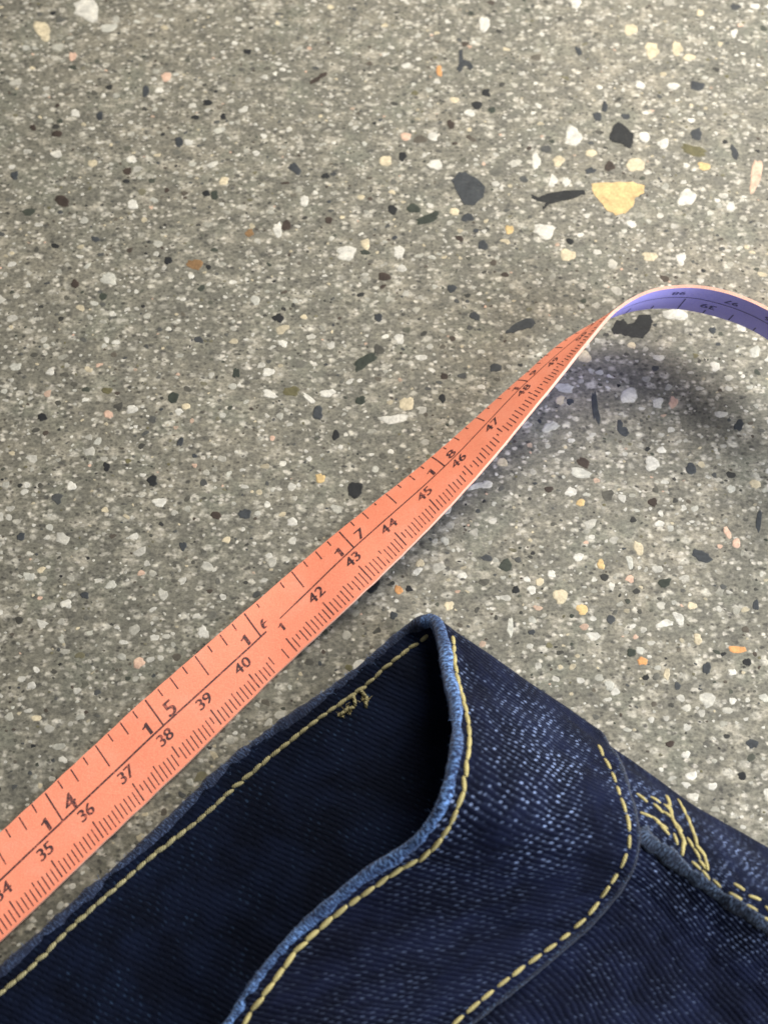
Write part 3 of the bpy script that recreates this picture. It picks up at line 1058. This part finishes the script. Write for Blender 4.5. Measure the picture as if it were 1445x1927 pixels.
front_top = [(852, 1195), (859, 1267), (874, 1325), (883, 1383), (877, 1448), (866, 1506), (848, 1549), (812, 1600), (747, 1640), (689, 1680), (631, 1723), (566, 1781), (516, 1846), (461, 1924), (430, 1980)]
back_top = [(-30, 1898), (0, 1870), (53, 1826), (136, 1744), (218, 1671), (291, 1608), (378, 1540), (446, 1478), (533, 1405), (617, 1340), (675, 1300), (747, 1238), (800, 1200)]
seam_low = [(1125, 1401), (1138, 1427), (1155, 1463), (1166, 1495), (1177, 1528), (1184, 1560), (1181, 1599), (1166, 1635), (1143, 1671), (1114, 1713), (1075, 1752), (1033, 1785), (979, 1824), (906, 1882), (856, 1925), (800, 1975)]
n1 = stitch_line(front_top, [bvh_band], 0.0027, 0.0029, 0.00041, band, bow=0.00016, jitter=0.08)
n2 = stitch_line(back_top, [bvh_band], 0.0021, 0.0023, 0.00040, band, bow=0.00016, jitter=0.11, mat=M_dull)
n3 = stitch_line(seam_low, [bvh_band], 0.0031, 0.0026, 0.00034, band)
# side seam of the leg: two gold rows, a bar tack across them
n4 = n5 = 0
for row in ([(1192, 1492), (1216, 1506), (1240, 1522), (1262, 1540)], [(1372, 1660), (1400, 1674), (1445, 1712), (1500, 1750)]):
    n4 += stitch_line(row, [bvh_leg], 0.0030, 0.0022, 0.00030, leg, jitter=0.2)
for row in ([(1200, 1524), (1236, 1546), (1262, 1568), (1280, 1590)], [(1366, 1676), (1400, 1698), (1445, 1732), (1500, 1775)]):
    n5 += stitch_line(row, [bvh_leg], 0.0030, 0.0021, 0.00028, leg, jitter=0.2)
felled = [(1203, 1560), (1213, 1577), (1250, 1606), (1293, 1642), (1330, 1668), (1358, 1690), (1400, 1716), (1445, 1746), (1500, 1785)]
fp = np.array(felled, float)
fd = np.r_[0, np.cumsum(np.linalg.norm(np.diff(fp, axis=0), axis=1))]
fh = [h for h in (hit(x, y, [bvh_leg]) for x, y in catmull(fd, fp, np.arange(0, fd[-1], 5.0))) if h]
tube("felled_edge", [np.array(h[0]) for h in fh], [np.array(h[1]) for h in fh], 0.0013, 0.00032, M_edge_leg, leg, np.arange(len(fh)) * 0.05, 0.5, 8)
tack = [(1256, 1498), (1260, 1520), (1266, 1542), (1278, 1560), (1285, 1585), (1283, 1608)]
tack3 = [(1248, 1524), (1262, 1540), (1274, 1556), (1284, 1580)]
tack2 = [(1274, 1502), (1284, 1520), (1296, 1545), (1306, 1572), (1314, 1592), (1326, 1618), (1338, 1648)]
n6 = stitch_line(tack, [bvh_leg], 0.0021, 0.0026, 0.00034, leg, jitter=0.15)
n7 = stitch_line(tack2, [bvh_leg], 0.0023, 0.0026, 0.00032, leg, jitter=0.12)
for row in ([(1222, 1500), (1244, 1510), (1262, 1526)], [(1226, 1534), (1246, 1556), (1262, 1580)], [(1290, 1574), (1304, 1594), (1322, 1628)], [(1300, 1618), (1320, 1640), (1350, 1664)]):
    stitch_line(row, [bvh_leg], 0.0021, 0.0019, 0.00027, leg, jitter=0.2)
stitch_line(tack3, [bvh_leg], 0.0019, 0.0024, 0.00032, leg, jitter=0.15)
for loop in ([(676, 1298), (685, 1308), (690, 1318), (688, 1328)], [(640, 1348), (650, 1338), (660, 1334), (668, 1330)], [(662, 1310), (668, 1320), (664, 1330)]):
    stitch_line(loop, [bvh_band], 0.0009, 0.0016, 0.00030, band, bow=0.0005, jitter=0.3, mat=M_dull)
print("stitches", n1, n2, n3, n4, n5, n6, n7)


def fibres(name, roots, parent, mat, rmin=0.00002):
    """loose fibres: roots = (point, direction, length)"""
    V, F = [], []
    for p, d, ln in roots:
        d = d / np.linalg.norm(d)
        side = np.cross(d, rng.normal(size=3))
        side /= np.linalg.norm(side)
        up = np.cross(side, d)
        bend = rng.normal() * 0.9
        k = len(V)
        n = 5
        for i in range(n):
            q = i / (n - 1)
            c = p + d * ln * q + up * ln * bend * q * q * 0.5
            w = rmin * (1.3 - 0.8 * q)
            for a in (0, 2.09, 4.19):
                V.append(c + side * math.cos(a) * w + up * math.sin(a) * w - JL)
        for i in range(n - 1):
            for j in range(3):
                F.append((k + i * 3 + j, k + i * 3 + (j + 1) % 3, k + i * 3 + 3 + (j + 1) % 3, k + i * 3 + 3 + j))
    return tag(link(name, mesh(name, V, F, True), mat, parent), kind='stuff')


k_ = NT("blue_fibre")
M_fib = k_.out(Base_Color=(0.16, 0.26, 0.50), Roughness=0.8)
k_ = NT("gold_fibre")
M_gfib = k_.out(Base_Color=(0.50, 0.42, 0.20), Roughness=0.8)
roots = []
for _ in range(2200):
    i = rng.integers(0, len(us))
    a = rng.uniform(0, 2 * math.pi)
    out = mid[i, 0] - mid[i, 3]
    out /= np.linalg.norm(out)
    d0 = out * math.cos(a) + b_n[i, 0] * math.sin(a)
    p = mid[i, 0] + (mid[min(i + 1, len(us) - 1), 0] - mid[i, 0]) * rng.random() + d0 * 0.0011
    d = d0 + rng.normal(size=3) * 0.7
    roots.append((p, d, abs(rng.normal()) * 0.00035 + 0.00015))
fibres("fuzz", roots, band, M_fib, 0.000022)
roots = []
for (x, y, n, spread, ln) in ((686, 1318, 22, 9, 0.0008), (655, 1334, 22, 14, 0.0008), (642, 1346, 14, 7, 0.0008)):
    for _ in range(n):
        h = hit(x + rng.normal() * spread * 0.5, y + rng.normal() * spread * 0.4, [bvh_band])
        if h:
            d = np.array(h[1]) * 0.5 + rng.normal(size=3) * 0.8
            roots.append((np.array(h[0]), d, ln * rng.uniform(0.5, 1.2)))
fibres("loose_thread", roots, band, M_gfib, 0.00005)
